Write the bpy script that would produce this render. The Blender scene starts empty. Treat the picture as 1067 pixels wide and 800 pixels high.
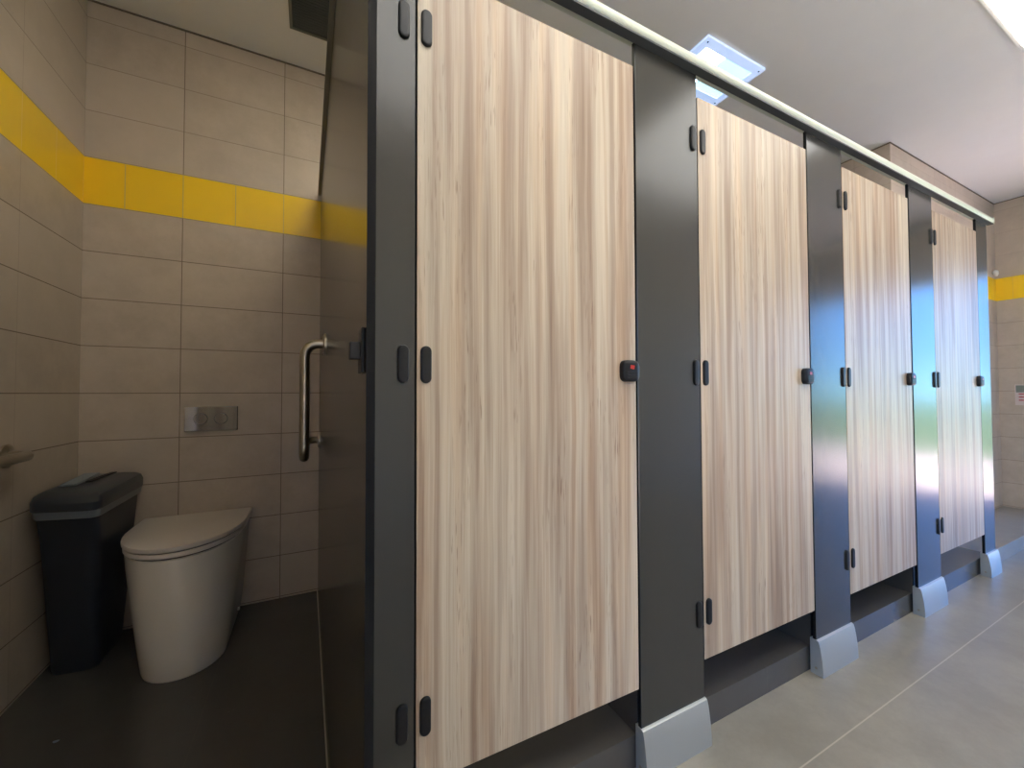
import bpy, bmesh, math, random
from mathutils import Matrix, Vector
random.seed(4)
S = bpy.context.scene
C = S.collection
PI = math.pi

# ------------------------------------------------------------------ geometry constants (metres)
ZC = 2.78          # ceiling
ZP = 0.094         # raised cubicle floor
YS = 0.03          # face of the step
YB = 1.413         # back wall of the cubicles
XL = -0.861        # left wall
XF = 5.45          # far end wall
YO = -2.3          # wall opposite the cubicles
XBLK, YBLK = 3.47, 0.345   # projecting wall behind the last cubicle
ZBAND = 1.9035     # underside of the yellow band
DZ0, DZ1 = 0.248, 2.071    # door bottom / top
SUN, SKY, LAMP, LAMPW = 38., 5.6, 3.4, 30.

# ------------------------------------------------------------------ node helpers
def new_mat(name):
    m = bpy.data.materials.new(name); m.use_nodes = True
    nt = m.node_tree
    return m, nt, nt.nodes['Principled BSDF']
def setp(b, **k):
    for a, v in k.items():
        b.inputs[a.replace('_', ' ')].default_value = v
def rgb(r, g, b):   # sRGB 0-255 -> linear
    f = lambda c: (c/255)/12.92 if c/255 <= .04045 else ((c/255+.055)/1.055)**2.4
    return (f(r), f(g), f(b), 1)
class N:
    def __init__(s, nt): s.nt = nt
    def node(s, t, **k):
        n = s.nt.nodes.new(t)
        for a, v in k.items(): setattr(n, a, v)
        return n
    def link(s, a, b): s.nt.links.new(a, b)
    def inp(s, sock, v):
        if isinstance(v, (int, float)): sock.default_value = v
        elif isinstance(v, tuple): sock.default_value = v
        else: s.link(v, sock)
    def math(s, op, a, b=0., c=None):
        n = s.node('ShaderNodeMath', operation=op)
        s.inp(n.inputs[0], a); s.inp(n.inputs[1], b)
        if c is not None: s.inp(n.inputs[2], c)
        return n.outputs[0]
    def mix(s, f, a, b, blend='MIX'):
        n = s.node('ShaderNodeMix', data_type='RGBA', blend_type=blend)
        s.inp(n.inputs[0], f); s.inp(n.inputs[6], a); s.inp(n.inputs[7], b)
        return n.outputs[2]
    def pos(s):
        g = s.node('ShaderNodeNewGeometry'); x = s.node('ShaderNodeSeparateXYZ')
        s.link(g.outputs['Position'], x.inputs[0])
        return g.outputs['Position'], x.outputs[0], x.outputs[1], x.outputs[2]
    def noise(s, vec, scale, detail=4., rough=.55, sx=(1, 1, 1), off=(0, 0, 0)):
        mp = s.node('ShaderNodeMapping'); mp.inputs['Scale'].default_value = sx; mp.inputs['Location'].default_value = off
        s.link(vec, mp.inputs[0])
        n = s.node('ShaderNodeTexNoise'); n.inputs['Scale'].default_value = scale
        n.inputs['Detail'].default_value = detail; n.inputs['Roughness'].default_value = rough
        s.link(mp.outputs[0], n.inputs['Vector']); return n.outputs['Fac']
    def ramp(s, f, stops):
        n = s.node('ShaderNodeValToRGB'); s.link(f, n.inputs[0])
        e = n.color_ramp.elements
        while len(e) < len(stops): e.new(.5)
        for el, (p, c) in zip(e, stops): el.position = p; el.color = c
        return n.outputs[0]
    def joint(s, v, period, origin, w):   # 1 on the joint
        a = s.math('DIVIDE', s.math('SUBTRACT', v, origin - w/2), period)
        return s.math('LESS_THAN', s.math('FRACT', a), w/period)
    def bump(s, b, h, strength, dist=.002):
        n = s.node('ShaderNodeBump'); n.inputs['Strength'].default_value = strength; n.inputs['Distance'].default_value = dist
        s.link(h, n.inputs['Height']); s.link(n.outputs[0], b.inputs['Normal'])

def simple(name, col, rough=.5, metal=0., bumpy=0., bscale=300., spec=.5):
    m, nt, b = new_mat(name); n = N(nt)
    setp(b, Roughness=rough, Metallic=metal); b.inputs['Specular IOR Level'].default_value = spec
    p, x, y, z = n.pos()
    f = n.noise(p, 7., 3.)
    c = n.mix(n.math('MULTIPLY', f, .12), col, tuple(v*.6 for v in col[:3]) + (1,))
    n.link(c, b.inputs['Base Color'])
    if bumpy: n.bump(b, n.noise(p, bscale, 2.), bumpy, .0006)
    return m

def wall_tiles(name, axis, u0, vs=1., hs=1.):
    """stacked 400 x 200 tiles with a yellow band of 200 x 200 tiles"""
    m, nt, b = new_mat(name); n = N(nt)
    p, x, y, z = n.pos(); u = x if axis == 'x' else y
    jz = n.joint(z, .2, ZBAND, .0035)
    ju = n.joint(u, .4, u0, .0032); jb = n.joint(u, .2, u0, .003)
    band = n.math('MULTIPLY', n.math('GREATER_THAN', z, ZBAND), n.math('LESS_THAN', z, ZBAND+.2))
    # each tile a slightly different tone
    cu = n.math('FLOOR', n.math('DIVIDE', n.math('SUBTRACT', u, u0), .4)); cz = n.math('FLOOR', n.math('DIVIDE', n.math('SUBTRACT', z, ZBAND), .2))
    cb = n.node('ShaderNodeCombineXYZ'); n.link(cu, cb.inputs[0]); n.link(cz, cb.inputs[1])
    wn = n.node('ShaderNodeTexWhiteNoise', noise_dimensions='3D'); n.link(cb.outputs[0], wn.inputs[0])
    mott = n.noise(p, 9., 6., .65)
    base = n.mix(wn.outputs['Value'], rgb(176, 162, 145), rgb(187, 173, 155))
    base = n.mix(n.ramp(mott, [(.35, (0, 0, 0, 1)), (.7, (1, 1, 1, 1))]), base, rgb(192, 178, 160))
    yel = n.mix(wn.outputs['Value'], rgb(244, 200, 22), rgb(248, 206, 30))
    above = n.math('MULTIPLY_ADD', n.math('GREATER_THAN', z, ZBAND+.21), -.4, hs)
    g1 = n.math('MAXIMUM', n.math('MULTIPLY', jz, above), n.math('MULTIPLY', ju, vs))
    c1 = n.mix(g1, base, rgb(124, 110, 96))
    c2 = n.mix(n.math('MAXIMUM', jz, n.math('MULTIPLY', jb, vs)), yel, rgb(200, 178, 90))
    n.link(n.mix(band, c1, c2), b.inputs['Base Color'])
    g = n.math('MAXIMUM', g1, n.math('MULTIPLY', band, jb))
    rr = n.math('ADD', n.math('MULTIPLY', g, .4), n.math('MULTIPLY_ADD', band, -.12, .38))
    n.link(rr, b.inputs['Roughness'])
    n.bump(b, n.math('SUBTRACT', n.math('MULTIPLY', mott, .05), g), .5, .0012)
    return m

def floor_tiles(name):
    m, nt, b = new_mat(name); n = N(nt)
    p, x, y, z = n.pos()
    j = n.joint(y, .6, -.19, .004)
    a = n.noise(p, 3.5, 8., .7); d = n.noise(p, 60., 4., .7)
    base = n.mix(n.ramp(a, [(.38, (0, 0, 0, 1)), (.66, (1, 1, 1, 1))]), rgb(138, 134, 120), rgb(158, 153, 137))
    base = n.mix(n.math('MULTIPLY', d, .35), base, rgb(120, 113, 102))
    n.link(n.mix(n.math('MULTIPLY', j, .55), base, rgb(205, 192, 170)), b.inputs['Base Color'])
    n.link(n.math('MULTIPLY_ADD', a, .12, .30), b.inputs['Roughness'])
    n.bump(b, n.math('SUBTRACT', n.math('MULTIPLY', d, .3), j), .25, .0008)
    return m

def step_tiles():
    m, nt, b = new_mat('charcoal_step_tile'); n = N(nt)
    p, x, y, z = n.pos()
    j = n.joint(x, .6, .3, .002)
    a = n.noise(p, 4., 8., .7)
    base = n.mix(a, rgb(72, 70, 67), rgb(86, 84, 80))
    n.link(n.mix(n.math('MULTIPLY', j, .35), base, rgb(96, 90, 82)), b.inputs['Base Color'])
    n.link(n.math('MULTIPLY_ADD', a, .10, .20), b.inputs['Roughness'])
    return m

def wood_laminate():
    m, nt, b = new_mat('pale_wood_laminate'); n = N(nt)
    p, x, y, z = n.pos()
    # broad vertical staves, fine grain, short dark flecks -- all stretched along z
    wob = n.math('MULTIPLY', n.math('SUBTRACT', n.noise(p, 1.6, 2.), .5), .012)
    cx = n.math('ADD', x, wob)
    cb = n.node('ShaderNodeCombineXYZ'); n.link(cx, cb.inputs[0]); n.link(z, cb.inputs[2])
    v = cb.outputs[0]
    broad = n.noise(v, 1., 1.5, .5, sx=(18, 1, .75), off=(3.3, 0, 1))
    stave = n.noise(v, 1., 1., .5, sx=(36, 1, .9), off=(8.1, 0, 4))
    mid = n.noise(v, 1., 4., .65, sx=(80, 1, 1.8), off=(11, 0, 2))
    fine = n.noise(v, 1., 3., .7, sx=(330, 1, 3.), off=(5, 0, 7))
    fl = n.noise(v, 1., 2., .5, sx=(230, 1, 11.), off=(1, 0, 3))
    where = n.noise(v, 1., 2., .5, sx=(14, 1, 1.6), off=(7, 0, 5))
    hue = n.noise(v, 1., 2., .5, sx=(22, 1, .7), off=(2, 0, 9))
    sharp = n.ramp(stave, [(.40, (0, 0, 0, 1)), (.47, (.55, .55, .55, 1)), (.56, (.6, .6, .6, 1)), (.60, (1, 1, 1, 1))])
    f = n.math('ADD', n.math('MULTIPLY', broad, .48), n.math('MULTIPLY', sharp, .17))
    f = n.math('ADD', f, n.math('MULTIPLY', n.math('SUBTRACT', mid, .5), .30))
    f = n.math('ADD', f, n.math('MULTIPLY', n.math('SUBTRACT', fine, .5), .26))
    f = n.math('ADD', f, .185)
    c = n.ramp(f, [(.30, rgb(142, 119, 99)), (.42, rgb(163, 142, 121)), (.51, rgb(180, 162, 140)), (.60, rgb(194, 179, 156)), (.70, rgb(206, 193, 171))])
    c = n.mix(n.math('MULTIPLY', n.ramp(hue, [(.45, (0, 0, 0, 1)), (.62, (1, 1, 1, 1))]), .45), c, n.mix(1., c, rgb(240, 246, 250), 'MULTIPLY'))
    c = n.mix(n.math('MULTIPLY', n.ramp(hue, [(.36, (1, 1, 1, 1)), (.48, (0, 0, 0, 1))]), .5), c, n.mix(1., c, rgb(255, 240, 224), 'MULTIPLY'))
    fk = n.math('MULTIPLY', n.ramp(fl, [(.60, (0, 0, 0, 1)), (.66, (1, 1, 1, 1))]), n.ramp(where, [(.50, (0, 0, 0, 1)), (.62, (1, 1, 1, 1))]))
    c = n.mix(n.math('MULTIPLY', fk, .6), c, rgb(112, 84, 68))
    n.link(c, b.inputs['Base Color'])
    setp(b, Roughness=.40); b.inputs['Specular IOR Level'].default_value = .34
    n.bump(b, fine, .06, .0005)
    return m

M = {}
M['back'] = wall_tiles('beige_wall_tile_back', 'x', -.5305)
M['left'] = wall_tiles('beige_wall_tile_left', 'y', .21, .25)
M['far'] = wall_tiles('beige_wall_tile_far', 'y', .05, .4, .7)
M['blk'] = wall_tiles('beige_wall_tile_projection', 'x', 3.78, .35, .6)
M['blk2'] = wall_tiles('beige_wall_tile_projection_side', 'y', .545, .35, .6)
M['floor'] = floor_tiles('grey_floor_tile')
M['step'] = step_tiles()
M['wood'] = wood_laminate()
M['ceil'] = simple('white_ceiling_paint', rgb(243, 241, 234), .85)
M['lam'] = simple('charcoal_laminate', rgb(60, 59, 54), .22, 0, .05, 900., spec=.44)
M['lam_in'] = simple('charcoal_laminate_partition', rgb(70, 66, 60), .20, 0, .04, 900.)
M['core'] = simple('black_panel_core', rgb(11, 11, 11), .6, spec=.2)
M['blk_pl'] = simple('black_plastic', rgb(17, 17, 18), .42, spec=.35)
M['red'] = simple('red_indicator', rgb(190, 30, 24), .3)
M['alu'] = simple('brushed_aluminium', rgb(186, 190, 186), .42, .6, .1, 500.)
M['chan'] = simple('grey_channel', rgb(70, 73, 72), .5, spec=.3)
M['capg'] = simple('grey_edge_cap', rgb(150, 148, 132), .4)
M['rail'] = simple('cream_powder_coat', rgb(222, 226, 205), .28)
M['steel'] = simple('satin_stainless_steel', rgb(176, 168, 150), .28, 1.)
M['chrome'] = simple('polished_chrome', rgb(160, 157, 150), .07, 1.)
M['cer'] = simple('white_ceramic', rgb(226, 219, 205), .14)
M['seat'] = simple('white_seat_plastic', rgb(222, 212, 200), .28)
M['bin'] = simple('dark_navy_plastic', rgb(40, 45, 54), .42)
M['binlid'] = simple('dark_slate_plastic', rgb(52, 57, 64), .33)
M['bag'] = simple('grey_plastic_bag', rgb(120, 130, 138), .35)
M['slot'] = simple('deep_black_slot', rgb(10, 10, 11), .7)
M['vent'] = simple('grey_vent_plastic', rgb(120, 120, 108), .5)
M['ventd'] = simple('dark_vent_slat', rgb(74, 76, 70), .5)
M['lframe'] = simple('translucent_light_frame', rgb(190, 208, 236), .3)
M['white'] = simple('white_plastic', rgb(238, 236, 228), .3)
M['gap'] = simple('dark_seam_shade_and_fittings', rgb(66, 60, 50), .8)
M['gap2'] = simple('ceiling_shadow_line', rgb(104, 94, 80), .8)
M['sign_w'] = simple('sign_white', rgb(206, 192, 188), .4)
M['sign_g'] = simple('sign_grey_green', rgb(120, 128, 118), .4)
M['sign_r'] = simple('sign_red', rgb(176, 72, 84), .4)
M['bead'] = simple('pale_sealant', rgb(168, 158, 138), .5)
M['opp'] = simple('white_wall_paint', rgb(240, 236, 226), .6)
M['pave'] = simple('pale_bounce_paving', rgb(228, 212, 190), .9)
M['pave2'] = simple('warm_grey_paving', rgb(196, 178, 168), .9)
M['grass'] = simple('green_grass', rgb(84, 108, 60), .9)
M['bush'] = simple('green_bush', rgb(80, 124, 58), .9)
def emit(name, col, st, col2=None, split=None):
    m, nt, b = new_mat(name); n = N(nt)
    setp(b, Roughness=.4); b.inputs['Base Color'].default_value = (.8, .8, .8, 1)
    b.inputs['Emission Color'].default_value = col; b.inputs['Emission Strength'].default_value = st
    return m
M['lamp'] = emit('lit_diffuser', (1., .985, .93, 1), LAMP)
M['lampw'] = emit('lit_tube_white', (.62, .80, 1., 1), LAMPW)
M['lampfill'] = emit('fill_diffuser_warm', (1., .90, .68, 1), 24.)
M['lampc'] = emit('lit_diffuser_cool', (.42, .84, 1., 1), 1.0)
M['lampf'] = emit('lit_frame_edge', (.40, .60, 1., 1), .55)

# ------------------------------------------------------------------ mesh helpers
def bm_obj(name, bm, mats, parent=None, smooth=False, loc=(0, 0, 0)):
    me = bpy.data.meshes.new(name); bmesh.ops.recalc_face_normals(bm, faces=bm.faces[:]); bm.to_mesh(me); bm.free()
    if not isinstance(mats, (list, tuple)): mats = [mats]
    for m in mats: me.materials.append(m)
    o = bpy.data.objects.new(name, me); C.objects.link(o); o.location = loc
    if parent: o.parent = parent
    if smooth:
        for p in me.polygons: p.use_smooth = True
        try: me.set_sharp_from_angle(angle=math.radians(35))
        except Exception: pass
    return o
def box(bm, x0, x1, y0, y1, z0, z1, bev=0., seg=2, mi=0):
    r = bmesh.ops.create_cube(bm, size=1)
    vs = r['verts']
    for v in vs:
        v.co = Vector((x0 if v.co.x < 0 else x1, y0 if v.co.y < 0 else y1, z0 if v.co.z < 0 else z1))
    fs = {f for v in vs for f in v.link_faces}
    for f in fs: f.material_index = mi
    if bev:
        es = list({e for v in vs for e in v.link_edges})
        bmesh.ops.bevel(bm, geom=es, offset=bev, segments=seg, profile=.5, affect='EDGES')
def nb(): return bmesh.new()
def prism(bm, pts, ax, a0, a1, mi=0, bev=0.):
    """extrude a closed 2-D outline along axis ax (0,1,2)"""
    def mk(p, a):
        q = list(p); q.insert(ax, a); return bm.verts.new(q)
    A = [mk(p, a0) for p in pts]; B = [mk(p, a1) for p in pts]
    fs = [bm.faces.new(A), bm.faces.new(B[::-1])]
    for i in range(len(pts)):
        j = (i+1) % len(pts); fs.append(bm.faces.new((A[i], B[i], B[j], A[j])))
    for f in fs: f.material_index = mi
    return A, B
def tube(bm, pts, r, n=20, cap=True):
    pts = [Vector(p) for p in pts]; rings = []
    up = None
    for i, p in enumerate(pts):
        d = (pts[min(i+1, len(pts)-1)] - pts[max(i-1, 0)]).normalized()
        if up is None:
            a = Vector((0, 0, 1)) if abs(d.z) < .9 else Vector((1, 0, 0)); u = d.cross(a).normalized()
        else: u = (up - d*up.dot(d)).normalized()
        up = u; w = d.cross(u)
        rr = r[i] if isinstance(r, (list, tuple)) else r
        rings.append([bm.verts.new(p + (u*math.cos(t) + w*math.sin(t))*rr) for t in [2*PI*k/n for k in range(n)]])
    for a, b in zip(rings, rings[1:]):
        for k in range(n): bm.faces.new((a[k], a[(k+1) % n], b[(k+1) % n], b[k]))
    if cap: bm.faces.new(rings[0][::-1]); bm.faces.new(rings[-1])
def fillet(pts, rad, n=8):
    out = [Vector(pts[0])]
    for a, b, c in zip(pts, pts[1:], pts[2:]):
        a, b, c = Vector(a), Vector(b), Vector(c)
        d1 = (a-b).normalized(); d2 = (c-b).normalized(); ang = d1.angle(d2)
        t = rad/math.tan(ang/2); p0 = b+d1*t; p1 = b+d2*t
        ctr = b + (d1+d2).normalized()*(rad/math.sin(ang/2))
        for k in range(n+1):
            s = k/n; v = (p0-ctr).lerp(p1-ctr, s).normalized()*rad; out.append(ctr+v)
    out.append(Vector(pts[-1])); return out
def loft(bm, rings, cap0=True, cap1=True):
    R = [[bm.verts.new(p) for p in r] for r in rings]; n = len(R[0])
    for a, b in zip(R, R[1:]):
        for k in range(n): bm.faces.new((a[k], a[(k+1) % n], b[(k+1) % n], b[k]))
    if cap0: bm.faces.new(R[0][::-1])
    if cap1: bm.faces.new(R[-1])
def empty(name, loc, label, cat, group=None):
    o = bpy.data.objects.new(name, None); C.objects.link(o); o.location = loc; o.empty_display_size = .1
    o['label'] = label; o['category'] = cat
    if group: o['group'] = group
    return o
def tag(o, label, cat, group=None):
    o['label'] = label; o['category'] = cat
    if group: o['group'] = group
    return o
def struct(o): o['kind'] = 'structure'; return o
def copy_tree(o, label):
    c = o.copy(); C.objects.link(c); c['label'] = label
    def rec(src, dst):
        for ch in list(src.children):
            d = ch.copy(); C.objects.link(d); d.parent = dst; rec(ch, d)
    rec(o, c); return c

# ------------------------------------------------------------------ room shell
T = .12
def slab(name, x0, x1, y0, y1, z0, z1, m):
    b = nb(); box(b, x0, x1, y0, y1, z0, z1); return struct(bm_obj(name, b, m))
slab('floor', XL-T, XF+T, YO-T, YB+T, -.1, 0, M['floor'])
slab('floor_step', XL, XBLK, YS, YB, 0, ZP, M['step'])
slab('floor_step', XBLK, 3.766, YS, YBLK, 0, ZP, M['step'])
slab('floor_step', 3.766, XF, YS, YBLK, 0, ZP, M['floor'])
slab('ceiling', XL-T, XF+T, YO-T, YB+T, ZC, ZC+.1, M['ceil'])
slab('wall_back', XL-T, XBLK, YB, YB+T, 0, ZC, M['back'])
EY0, EY1, EH = -2.20, -1.25, 2.16  # unseen left doorway, added to let in more daylight
b = nb()
box(b, XL-T, XL, EY1, YB, 0, ZC); box(b, XL-T, XL, YO-T, EY0, 0, ZC); box(b, XL-T, XL, EY0, EY1, EH, ZC)
struct(bm_obj('wall_left', b, M['left']))
b = nb()
for (y0, y1, z0, z1) in ((EY0-.04, EY0+.01, 0, EH+.04), (EY1-.01, EY1+.04, 0, EH+.04), (EY0, EY1, EH-.01, EH+.04)):
    box(b, XL-T-.01, XL+.012, y0, y1, z0, z1, .003)
struct(bm_obj('added_left_doorway', b, M['alu']))
b = nb(); box(b, XBLK, XF+T, YBLK, YB+T, 0, ZC)
for f in b.faces:
    f.material_index = 1 if abs(f.normal.x) > .5 else 0
struct(bm_obj('wall_projection', b, [M['blk'], M['blk2']]))
slab('wall_front', XL-T, XF+T, YO-T, YO, 0, ZC, M['opp'])
# far end wall with the open doorway to outside
DY0, DY1, DH = -2.05, -.36, 2.16
b = nb()
box(b, XF, XF+T, DY1, YBLK, 0, ZC); box(b, XF, XF+T, YO, DY0, 0, ZC); box(b, XF, XF+T, DY0, DY1, DH, ZC)
struct(bm_obj('wall_far', b, M['far']))
b = nb()
for (y0, y1, z0, z1) in ((DY0-.04, DY0+.01, 0, DH+.04), (DY1-.01, DY1+.04, 0, DH+.04), (DY0, DY1, DH-.01, DH+.04)):
    box(b, XF-.012, XF+T+.01, y0, y1, z0, z1, .003)
struct(bm_obj('door_1', b, M['alu']))
# dark strip painted as the shadow gap between wall and ceiling
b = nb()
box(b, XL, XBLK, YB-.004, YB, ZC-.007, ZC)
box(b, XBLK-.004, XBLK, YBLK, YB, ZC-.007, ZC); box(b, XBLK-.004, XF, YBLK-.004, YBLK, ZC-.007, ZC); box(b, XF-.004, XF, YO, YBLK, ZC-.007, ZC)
struct(bm_obj('shadow_gap_strip', b, M['gap2']))
# added unseen door leaf that keeps left doorway light out of the accessible cubicle
b = nb(); box(b, 0, .82, -.0065, .0065, DZ0-.2, DZ1, .001, 1)
b.normal_update()
for f in b.faces: f.material_index = 0 if abs(f.normal.y) > .6 else 1
o = struct(bm_obj('light_blocking_leaf', b, [M['wood'], M['core']], None, False, (XL+.03, -.40, 0))); o.rotation_euler.z = math.radians(-43)
# outdoors beyond the doorways; left paving is unseen pale ground added for bounce
slab('ground_paving', -9, XL-T, -8, 3, -.1, 0, M['pave'])
slab('ground_paving', XF+T, 9.7, -6, 3, -.1, 0, M['pave2'])
slab('ground_grass', 9.7, 60, -40, 20, -.1, .0, M['grass'])

# ------------------------------------------------------------------ hardware
def stadium(w, h, n=10):
    r = w/2; pts = []
    for k in range(n+1): a = PI*k/n; pts.append((r*math.cos(a), h/2-r+r*math.sin(a)))
    for k in range(n+1): a = PI+PI*k/n; pts.append((r*math.cos(a), -h/2+r+r*math.sin(a)))
    return pts
def hinge_bm(w=.025, h=.083, d=.0065, waist=.0022):
    b = nb(); rings = []
    base = stadium(w, h, 12)
    for (s, yy) in ((1.0, 0.), (1.0, -.5), (.93, -.8), (.78, -.97), (.5, -1.0)):
        ring = []
        for (x, z) in base:
            k = waist*math.cos(PI*z/h)**2 if x > 0 else 0
            sx = x*s - k
            sz = z - (1-s)*w/2*(1 if z > 0 else -1)*min(1, abs(z)/(h/2))
            ring.append((sx, yy*d, sz))
        rings.append(ring)
    loft(b, rings); return b
def add_hinge(parent, x, z, first=[None]):
    if first[0] is None:
        o = bm_obj('hinge_plate', hinge_bm(), M['blk_pl'], parent, True, (x, 0, z)); first[0] = o
    else:
        o = first[0].copy(); C.objects.link(o); o.parent = parent; o.location = (x, 0, z)
    return o
HZ = (1.925, 1.1635, .397)

# pilasters -------------------------------------------------------
def panel_bm(x0, x1, y0, y1, z0, z1, bev=.0012):
    b = nb(); box(b, x0, x1, y0, y1, z0, z1, bev, 1)
    b.normal_update()
    for f in b.faces: f.material_index = 0 if abs(f.normal.y) > .6 else 1
    return b
def shoe_bm(w):
    # flared aluminium shoe: outline in (y,z), hollow behind, wraps the foot of the pilaster
    prof = [(-.003, .134), (-.0085, .131), (-.013, .115), (-.017, .09), (-.0205, .06), (-.0225, .03), (-.0235, .0)]
    out = [(y, z) for y, z in prof]
    back = [(.022, 0.), (.022, .134)]
    b = nb(); prism(b, out + back, 0, 0, w)
    b.normal_update()
    es = [e for e in b.edges if all(abs(f.normal.x) > .5 or f.normal.y < -.2 or f.normal.z > .2 for f in e.link_faces) and any(abs(f.normal.x) > .5 for f in e.link_faces)]
    bmesh.ops.bevel(b, geom=es, offset=.0015, segments=2, affect='EDGES')
    return b
def make_pilaster(x0, x1, label, hinges=True):
    w = x1-x0
    t = empty('cubicle_pilaster', (x0, 0, 0), label, 'partition post', 'charcoal pilasters between the cubicle doors')
    bm_obj('panel', panel_bm(0, w, 0, .013, .05, 2.1495), [M['lam'], M['core']], t)
    sh = bm_obj('foot_shoe', shoe_bm(w+.004), M['alu'], t, True, (-.002, 0, 0)); sh['label'] = 'flared brushed aluminium foot shoe'
    b = nb(); tube(b, [(-.0025, 0, .028), (-.0035, 0, .028)], .005, 14)
    bm_obj('screw', b, M['steel'], sh, False, (0, 0, 0))
    for s_, on in ((0, x0 > .5), (w, hinges)):
        if on:
            b = nb(); box(b, s_-.010, s_+.010, .0134, .022, DZ0+.004, DZ1-.002, .001, 1); bm_obj('door_stop', b, M['core'], t)
    if hinges:
        for z in HZ: add_hinge(t, w-.026 if w < .2 else w-.0205, z)
    return t
PX = [(.0685, .2035), (.855, 1.1225), (1.767, 2.030), (2.680, 2.953), (3.594, 3.768)]
PL = ['narrow charcoal pilaster at far left of the wood doors, beside the accessible cubicle',
      'wide charcoal pilaster between the nearest and the second wood door',
      'charcoal pilaster between the second and third wood doors',
      'charcoal pilaster with blue sky reflection, between the third and fourth wood doors',
      'end charcoal pilaster at the far end of the row, without hinges']
for i, ((a, c), l) in enumerate(zip(PX, PL)):
    make_pilaster(a, c, l, i < 4)

# doors -----------------------------------------------------------
def latch_parts(parent, x, z):
    b = nb()
    # rounded housing with a domed front
    pts = []
    for k in range(32):
        a = 2*PI*k/32; e = 3.6
        cx, sz = math.cos(a), math.sin(a)
        pts.append((abs(cx)**(2/e)*math.copysign(1, cx), abs(sz)**(2/e)*math.copysign(1, sz)))
    rings = [[(px*.0315*s, -yy, pz*.0315*s) for px, pz in pts] for s, yy in ((1, 0), (1, .010), (.95, .015), (.85, .0175), (.55, .0185))]
    loft(b, rings)
    h = bm_obj('latch', b, M['blk_pl'], parent, True, (x, 0, z))
    # grip ribs on the housing
    b = nb()
    for k in range(4): box(b, -.019, .019, -.0205, -.016, -.021+k*.0075, -.0185+k*.0075, .0006, 1)
    bm_obj('grip', b, M['slot'], h)
    # curved window with the red indicator in it
    b = nb(); prism(b, [(-.010, .004), (.010, .004), (.017, .011), (.012, .018), (-.010, .018)], 1, -.0192, -.0178)
    bm_obj('indicator_window', b, M['slot'], h)
    b = nb(); prism(b, [(-.009, .0065), (.006, .0045), (.008, .015), (-.007, .0165)], 1, -.0198, -.0190)
    r = bm_obj('indicator', b, M['red'], h); r['label'] = 'small red occupied flag'
    return h
def make_door(x0, w, label):
    t = empty('cubicle_door', (x0, 0, 0), label, 'door', 'wood laminate cubicle doors')
    bm_obj('panel', panel_bm(0, w, 0, .013, DZ0, DZ1), [M['wood'], M['core']], t)
    for z in HZ: add_hinge(t, .0205, z)
    latch_parts(t, w-.031, 1.162)
    return t
make_door(.2075, .6405, 'largest, nearest pale wood laminate cubicle door with red latch flag')
d2 = make_door(1.127, .633, 'second pale wood cubicle door from the left, between the two widest pilasters')
for x, l in ((2.034, 'third pale wood cubicle door, with faint bluish sheen on its right side'),
             (2.957, 'farthest and narrowest-looking pale wood cubicle door, at end of the row')):
    c = copy_tree(d2, l); c.location = (x, 0, 0)

# head rail -------------------------------------------------------
t = empty('head_rail', (.0, 0, 2.150), 'cream rounded head rail running along the tops of the pilasters', 'rail')
prof = [(.020, 0), (.020, .032)]
for k in range(15):
    a = PI/2 + (PI*.94)*k/14
    prof.append((-.008+.022*math.cos(a), .0165+.0195*math.sin(a)))
b = nb(); prism(b, [(y, z) for y, z in prof], 0, .069, 3.789)
bm_obj('rail_profile', b, M['rail'], t, True)
b = nb(); box(b, .069, 3.785, -.027, -.0008, -.0095, -.0035)
ch = bm_obj('channel', b, M['chan'], t); ch['label'] = 'dark channel under the cream rail'
b = nb(); box(b, 3.7895, 3.793, -.030, .026, -.006, .034, .001, 1)
bm_obj('end_cap', b, M['rail'], t)

# partitions ------------------------------------------------------
def xl(y): return .038 + (YB-y)*(.0568-.038)/(YB+.39)
t = empty('cubicle_partition', (.05, .5, 0), 'glossy charcoal side partition of the accessible cubicle, edge-on beside the toilet', 'partition')
b = nb()
out = [(YB-.001, ZP+.002), (YS-.002, ZP+.002), (YS-.002, .002), (-.39, .002), (-.39, 2.136), (YB-.001, 2.136)]
A = [b.verts.new((xl(y)-.05, y-.5, z)) for y, z in out]; B = [b.verts.new((xl(y)+.0102-.05, y-.5, z)) for y, z in out]
fs = [b.faces.new(A), b.faces.new(B[::-1])]
for i in range(6):
    j = (i+1) % 6; f = b.faces.new((A[i], B[i], B[j], A[j])); f.material_index = 1
bm_obj('panel', b, [M['lam_in'], M['core']], t)
b = nb()   # cap along the top edge
c0 = [(xl(y)-.05, y-.5) for y in (YB-.001, -.39)]
vs = []
for (x, y) in c0:
    vs.append([b.verts.new((x+dx, y, 2.136+dz)) for dx, dz in ((-.014, -.004), (-.001, -.004), (-.001, .0), (.011, .0), (.011, -.004), (.014, -.004), (.014, .004), (-.014, .004))])
n = 8
for k in range(n): b.faces.new((vs[0][k], vs[0][(k+1) % n], vs[1][(k+1) % n], vs[1][k]))
b.faces.new(vs[0]); b.faces.new(vs[1][::-1])
cp = bm_obj('top_cap', b, M['capg'], t)
b = nb()   # sealant bead where the panel meets the floor
tube(b, [(xl(y)-.0528, y-.5, ZP+.0015) for y in (YB-.004, 1., .6, .03)], .0022, 8)
bd = bm_obj('sealant', b, M['bead'], t); bd['label'] = 'thin pale sealant line along the floor'
# latch keeper near the free edge, facing the accessible cubicle
b = nb(); box(b, -.0042, 0, -.019, .019, -.027, .027, .0015, 2)
kp = bm_obj('latch_keeper', b, M['blk_pl'], t, False, (xl(-.36)-.05, -.362-.5, 1.1515))
b = nb(); box(b, -.016, -.0035, -.009, .009, -.0105, .0105, .0015, 2)
bm_obj('knob', b, M['blk_pl'], kp)

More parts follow.
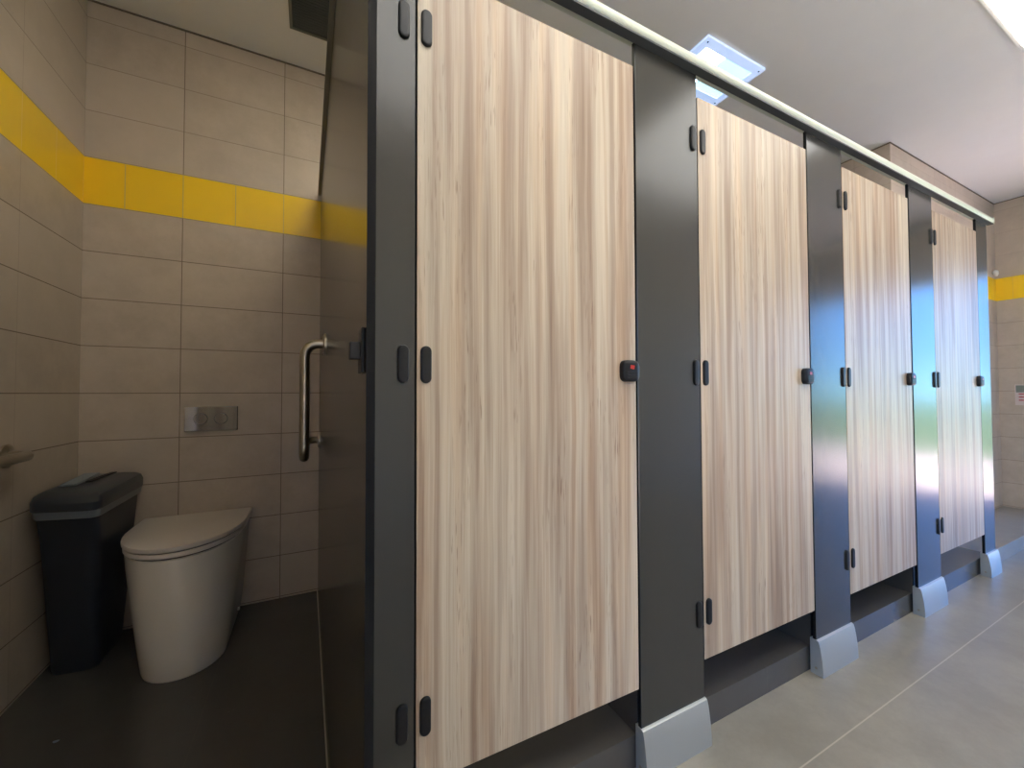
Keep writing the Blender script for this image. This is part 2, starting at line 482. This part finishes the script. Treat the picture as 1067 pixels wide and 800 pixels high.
pl = ['charcoal partition behind the first wide pilaster, seen under the nearest wood door',
      'charcoal partition seen only under the second wood door, behind its right pilaster',
      'charcoal partition seen only under the third wood door, behind its right pilaster']
base = None
for i, x in enumerate((.862, 1.774, 2.687)):
    if base is None:
        b = nb(); box(b, 0, .013, 0.0225, YB-.001, 0.1, 2.060, .001, 1)
        # keep it clear of the step
        for v in b.verts:
            if v.co.z < .2: v.co.z = ZP+.002
        b.normal_update()
        for f in b.faces: f.material_index = 0 if abs(f.normal.x) > .6 else 1
        base = bm_obj('cubicle_partition', b, [M['lam_in'], M['core']], None, False, (x, 0, 0)); o = base
    else:
        o = base.copy(); C.objects.link(o); o.location.x = x
    tag(o, pl[i], 'partition', 'partitions between the closed cubicles')

# ------------------------------------------------------------------ accessible cubicle: toilet
def dsec(w, yc, rf, yb, z, ex=2.2, n=22, xc=0., wb=None):
    """D-shaped section: ellipse front, straight sides, flat back"""
    wb = w if wb is None else wb
    pts = []
    for k in range(n+1):
        a = PI*k/n   # 0 right -> pi left through the front
        c, s = math.cos(a), math.sin(a)
        pts.append((xc+math.copysign(abs(c)**(2/ex), c)*w, yc-abs(s)**(2/ex)*rf, z))
    for k in range(1, 5):
        f = k/5; pts.append((xc-w+(w-wb)*f, yc+(yb-yc)*f, z))
    for k in range(0, 7):
        f = k/6; pts.append((xc-wb+2*wb*f, yb, z))
    for k in range(4, 0, -1):
        f = k/5; pts.append((xc+w-(w-wb)*f, yc+(yb-yc)*f, z))
    return pts
tx = -.445
t = empty('toilet', (tx, 1.2, ZP), 'white back-to-wall toilet with closed lid beside the dark bin', 'toilet')
def rel(r): return [(x, y-1.2, z-ZP) for x, y, z in r]
rings = []
for z, w, yf, xc in ((ZP, .126, .926, .026), (ZP+.010, .129, .921, .026), (ZP+.10, .143, .925, .021), (ZP+.2, .157, .930, .014), (ZP+.3, .172, .933, .007), (ZP+.37, .182, .935, .002), (ZP+.405, .186, .936, .0), (ZP+.416, .186, .936, 0), (ZP+.421, .180, .944, 0)):
    yc = 1.07 + .15*min(1, (z-ZP)/.40)**1.3; rings.append(rel(dsec(w, yc, yc-yf, YB-.003, z, 2.05, xc=xc)))
b = nb(); loft(b, rings); bm_obj('bowl', b, M['cer'], t, True)
def slabD(z0, z1, w, yf, rnd, yb=1.392, mat='seat', nm='seat'):
    rr = [rel(dsec(w-i, 1.23, 1.23-yf-i, yb, z, 2.03)) for z, i in ((z0, rnd), (z0+rnd, 0), (z1-rnd, 0), (z1-rnd*.3, rnd*.3), (z1, rnd))]
    b = nb(); loft(b, rr); return bm_obj(nm, b, M[mat], t, True)
slabD(ZP+.4255, ZP+.4435, .1935, .931, .003)
slabD(ZP+.4200, ZP+.4260, .186, .940, .001, mat='gap', nm='seat_seam_shade')  # dark slab painted as the shade in the seam under the seat
slabD(ZP+.4430, ZP+.4475, .190, .936, .001, mat='gap', nm='lid_seam_shade')  # shade in the seam below the lid, put in as a dark slab
slabD(ZP+.4470, ZP+.4665, .198, .926, .005, nm='lid')
b = nb(); box(b, -.17, .17, 1.394-1.2, YB-.004-1.2, .4215, .463, .003)
bm_obj('hinge_block', b, M['seat'], t)
b = nb(); tube(b, [(.157, 1.29-1.2, .045), (.166, 1.29-1.2, .045)], .007, 16)
bm_obj('bolt_cap', b, M['white'], t)

# flush plate
t = empty('flush_plate', (-.4115, YB, .985), 'rectangular chrome dual flush plate on tiled wall above the toilet', 'flush plate')
b = nb(); box(b, -.1015, .1015, -.010, 0, -.057, .057, .003, 2); bm_obj('plate', b, M['chrome'], t)
for x in (-.040, .036):
    b = nb(); tube(b, [(x, -.0101, 0), (x, -.0115, 0)], .0265, 32); bm_obj('button_ring', b, M['gap'], t)
    b = nb(); tube(b, [(x, -.0114, 0), (x, -.0122, 0), (x, -.0124, 0)], [.0245, .0245, .024], 32); bm_obj('flush_button', b, M['chrome'], t)

# bin ------------------------------------------------------------
def rrect(x0, x1, y0, y1, r, z, n=5, dz=None):
    pts = []
    for cx, cy, a0 in ((x1-r, y1-r, 0), (x0+r, y1-r, PI/2), (x0+r, y0+r, PI), (x1-r, y0+r, 1.5*PI)):
        for k in range(n+1):
            a = a0+PI/2*k/n; x, y = cx+r*math.cos(a), cy+r*math.sin(a)
            pts.append((x, y, z + (dz(x, y) if dz else 0)))
    return pts
def skew(pts): return [(x*(1 if x > 0 else .86), y + (-.28*x*(-y/.22) if y < 0 else 0), z) for x, y, z in pts]
t = empty('waste_bin', (-.75, 1.22, ZP), 'tall slim dark navy waste bin in the corner beside the toilet', 'bin')
rot = t
b = nb(); loft(b, [skew(q) for q in (rrect(-.088, .052, -.075, .150, .03, 0), rrect(-.092, .058, -.080, .155, .03, .02), rrect(-.095, .088, -.170, .170, .03, .50), rrect(-.096, .094, -.200, .176, .03, .60))])
bm_obj('body', b, M['bin'], t, True)
b = nb(); loft(b, [skew(q) for q in (rrect(-.097, .097, -.204, .178, .03, .583), rrect(-.099, .101, -.209, .180, .03, .588), rrect(-.100, .104, -.213, .182, .03, .614), rrect(-.097, .098, -.205, .179, .03, .618))])
bm_obj('bin_liner', b, M['bag'], t, True)
hump = lambda x, y: .032*max(0, 1-((y+.0)/.21)**2)
hz = lambda s: (lambda x, y: s*hump(x, y))
b = nb(); loft(b, [skew(q) for q in (rrect(-.104, .106, -.220, .184, .035, .612), rrect(-.105, .108, -.222, .185, .035, .617), rrect(-.105, .108, -.222, .185, .035, .640, dz=hz(.6)),
                   rrect(-.099, .101, -.213, .180, .032, .652, dz=hz(.9)), rrect(-.085, .086, -.19, .170, .028, .657, dz=hz(1)), rrect(-.05, .05, -.15, .14, .02, .659, dz=hz(1.05)))])
ld = bm_obj('bin_lid', b, M['binlid'], t, True)
b = nb(); loft(b, [skew(q) for q in (rrect(-.046, .006, -.13, .06, .006, .660, dz=hz(1.05)), rrect(-.045, .005, -.128, .058, .006, .665, dz=hz(1.05)))])
fl = bm_obj('lid_flap', b, M['bag'], ld); fl['label'] = 'pale grey flap on top of the lid'
b = nb(); loft(b, [skew(q) for q in (rrect(.020, .036, -.10, .12, .006, .659, dz=hz(1.07)), rrect(.020, .036, -.10, .12, .006, .6625, dz=hz(1.07)))])
bm_obj('slot', b, M['slot'], ld)

# grab rails -----------------------------------------------------
def flange(bm, p, d, r=.038):
    p = Vector(p); d = Vector(d)
    tube(bm, [p, p+d*.006, p+d*.010], [r, r, r*.8], 28)
xb = -.020
y1 = .655; zt = 1.272; zb = .878; y2 = 1.25
t = empty('grab_rail', (xb, y1, zb), 'L-shaped satin steel grab rail on the dark partition beside the toilet', 'grab rail')
o_ = Vector((xb, y1, zb))
b = nb(); pts = [(xl(y1)-.001, y1, zt), (xb, y1, zt), (xb, y1, zb), (xb, y2, zb), (xl(y2)-.001, y2, zb)]
tube(b, [Vector(p)-o_ for p in fillet(pts, .044, 8)], .0158, 20); bm_obj('rail_tube', b, M['steel'], t, True)
for (y, z) in ((y1, zt), (y2, zb)):
    b = nb(); flange(b, Vector((xl(y)-.0002, y, z))-o_, (-1, 0, 0)); bm_obj('flange', b, M['steel'], t, True)
t = empty('grab_rail', (XL+.06, 1.0, .905), 'horizontal satin steel grab rail on the left tiled wall, cut by the photo edge', 'grab rail')
b = nb(); tube(b, fillet([(-.059, -.03, 0), (0, -.03, 0), (0, -.72, 0), (-.059, -.72, 0)], .035, 8), .0158, 20); bm_obj('rail_tube', b, M['steel'], t, True)
for y in (-.03, -.72):
    b = nb(); flange(b, (-.0598, y, 0), (1, 0, 0)); bm_obj('flange', b, M['steel'], t, True)

# scrap on the floor
b = nb(); loft(b, [[(r*(1+.3*math.sin(3*a))*math.cos(a), r*.7*(1+.2*math.cos(2*a))*math.sin(a), h) for a in [2*PI*k/10 for k in range(10)]] for r, h in ((.006, 0), (.007, .0015), (.004, .003))])
tag(bm_obj('paper_scrap', b, M['bag'], None, False, (-.653, .769, ZP+.0002)), 'tiny white paper scrap on dark cubicle floor in front of toilet', 'litter')

# ceiling vent ---------------------------------------------------
t = empty('ceiling_vent', (.062, 1.017, ZC), 'dark square slatted exhaust vent in the ceiling above the toilet', 'vent')
b = nb(); w = .150; f = .012
for (x0, x1, y0, y1_) in ((-w-f, -w, -w-f, w+f), (w, w+f, -w-f, w+f), (-w, w, -w-f, -w), (-w, w, w, w+f)): box(b, x0, x1, y0, y1_, -.006, 0)
bm_obj('frame', b, M['vent'], t)
b = nb(); box(b, -w, w, -w, w, -.0015, 0); bm_obj('backing', b, M['slot'], t)
b = nb()
for k in range(22):
    y = -w + .007 + k*.0137
    prism(b, [(y-.004, -.0020), (y+.0015, -.0062), (y+.0035, -.0062), (y-.002, -.0020)], 0, -w, w)
bm_obj('slats', b, M['ventd'], t)

# ceiling lights -------------------------------------------------
def recessed_light(cx, label, m1, m2, m3):
    t = empty('recessed_ceiling_light', (cx, .492, ZC), label, 'ceiling light')
    W, Hh, f = .218, .146, .044
    b = nb()
    for (x0, x1, y0, y1_) in ((-W, -W+f, -Hh, Hh), (W-f, W, -Hh, Hh), (-W+f, W-f, -Hh, -Hh+f), (-W+f, W-f, Hh-f, Hh)): box(b, x0, x1, y0, y1_, -.012, 0)
    bm_obj('frame', b, m3, t)
    b = nb(); box(b, -W+f, -.03, -Hh+f, Hh-f, -.006, 0); bm_obj('diffuser', b, m1, t)
    b = nb(); box(b, -.03, W-f, -Hh+f, Hh-f, -.006, 0); bm_obj('diffuser', b, m2, t)
    for sx in (-1, 1):
        for sy in (-1, 1):
            b = nb(); tube(b, [(sx*(W-.022), sy*(Hh-.020), -.012), (sx*(W-.022), sy*(Hh-.020), -.0135)], .0045, 12); bm_obj('screw', b, M['gap'], t)
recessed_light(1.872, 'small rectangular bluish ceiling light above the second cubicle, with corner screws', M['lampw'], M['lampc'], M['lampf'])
recessed_light(.33, 'added unseen warm ceiling light above the nearest closed cubicle', M['lampfill'], M['lampfill'], M['white'])  # lamp out of view, added to brighten the upper accessible cubicle walls
def troffer(x1, label):
    t = empty('ceiling_light_panel', (x1-.6, -.885, ZC), label, 'ceiling light', 'large square ceiling light panels over the aisle')
    b = nb()
    for (a0, a1, c0_, c1) in ((-.6, -.588, -.6, .6), (.588, .6, -.6, .6), (-.588, .588, -.6, -.588), (-.588, .588, .588, .6)): box(b, a0, a1, c0_, c1, -.010, 0)
    bm_obj('frame', b, M['white'], t)
    b = nb(); box(b, -.586, .586, -.586, .586, -.018, 0, .005); bm_obj('diffuser', b, M['lamp'], t)
    return t
troffer(3.075, 'bright white ceiling light panel over the aisle, cut off at the upper right corner')
troffer(1.30, 'added ceiling light panel over the aisle, unseen above the viewpoint')  # extra panel added out of view to light doors and floor
for q in ('sun',):
    ld_ = bpy.data.lights.new('sun', 'SUN'); ld_.energy = SUN; ld_.angle = .01; ld_.color = (1, .95, .88)
    so = bpy.data.objects.new('sun', ld_); C.objects.link(so)
    so.rotation_euler = Vector((.25, .55, -1.)).to_track_quat('-Z', 'Y').to_euler()

# far wall things ------------------------------------------------
t = empty('wall_sign', (XF, .255, 1.07), 'small sign with grey header and red lines on the far tiled wall', 'sign')
b = nb(); box(b, -.004, 0, -.26, 0, -.088, .088, .001, 1); bm_obj('board', b, M['sign_w'], t)
b = nb(); box(b, -.0048, -.0038, -.255, -.005, .022, .083); bm_obj('header', b, M['sign_g'], t)
for k in range(3):
    b = nb(); box(b, -.0048, -.0038, -.235, -.02, .004-k*.027, .014-k*.027); bm_obj('red_line', b, M['sign_r'], t)
b = nb(); bmesh.ops.create_uvsphere(b, u_segments=16, v_segments=10, radius=.022)
for v in b.verts:
    v.co.y *= .8; v.co.x *= 1.2
    if v.co.x > .01: v.co.z -= .016
b2 = b
tag(bm_obj('wall_hook', b2, M['white'], None, True, (5.372, YBLK-.018, 2.147)), 'small white fitting on the tiled wall just above the yellow band, far right', 'fitting')

# ------------------------------------------------------------------ light from outdoors
wd = bpy.data.worlds.new('sky'); S.world = wd; wd.use_nodes = True
n = N(wd.node_tree); bg = wd.node_tree.nodes['Background']
tc = n.node('ShaderNodeTexCoord'); sp = n.node('ShaderNodeSeparateXYZ'); n.link(tc.outputs['Generated'], sp.inputs[0])
c = n.ramp(sp.outputs[2], [(0., rgb(160, 222, 250)), (.06, rgb(122, 188, 255)), (.3, rgb(80, 145, 250)), (1., rgb(50, 100, 220))])
n.link(c, bg.inputs[0]); bg.inputs[1].default_value = SKY

# ------------------------------------------------------------------ camera
yaw, pit, rol = math.radians(26.699), math.radians(1.2835), math.radians(-.1664)
fwd = Vector((math.sin(yaw)*math.cos(pit), math.cos(yaw)*math.cos(pit), math.sin(pit)))
right = Vector((math.cos(yaw), -math.sin(yaw), 0)); up = right.cross(fwd)
R_ = right*math.cos(rol)+up*math.sin(rol); U_ = -right*math.sin(rol)+up*math.cos(rol)
cd = bpy.data.cameras.new('camera'); cam = bpy.data.objects.new('camera', cd); C.objects.link(cam)
mt = Matrix((R_, U_, -fwd)).transposed().to_4x4(); mt.translation = Vector((0, -.8793, 1.1)); cam.matrix_world = mt
cd.sensor_width = 36; cd.lens = 416.23/1067*36; cd.clip_start = .02
S.camera = cam
S.view_settings.view_transform = 'Standard'; S.view_settings.look = 'None'
S.view_settings.gamma = 1; S.view_settings.use_curve_mapping = False; S.view_settings.exposure = 0.5
S.cycles.max_bounces = 10; S.cycles.diffuse_bounces = 6; S.cycles.use_denoising = True
S.cycles.sample_clamp_indirect = 6
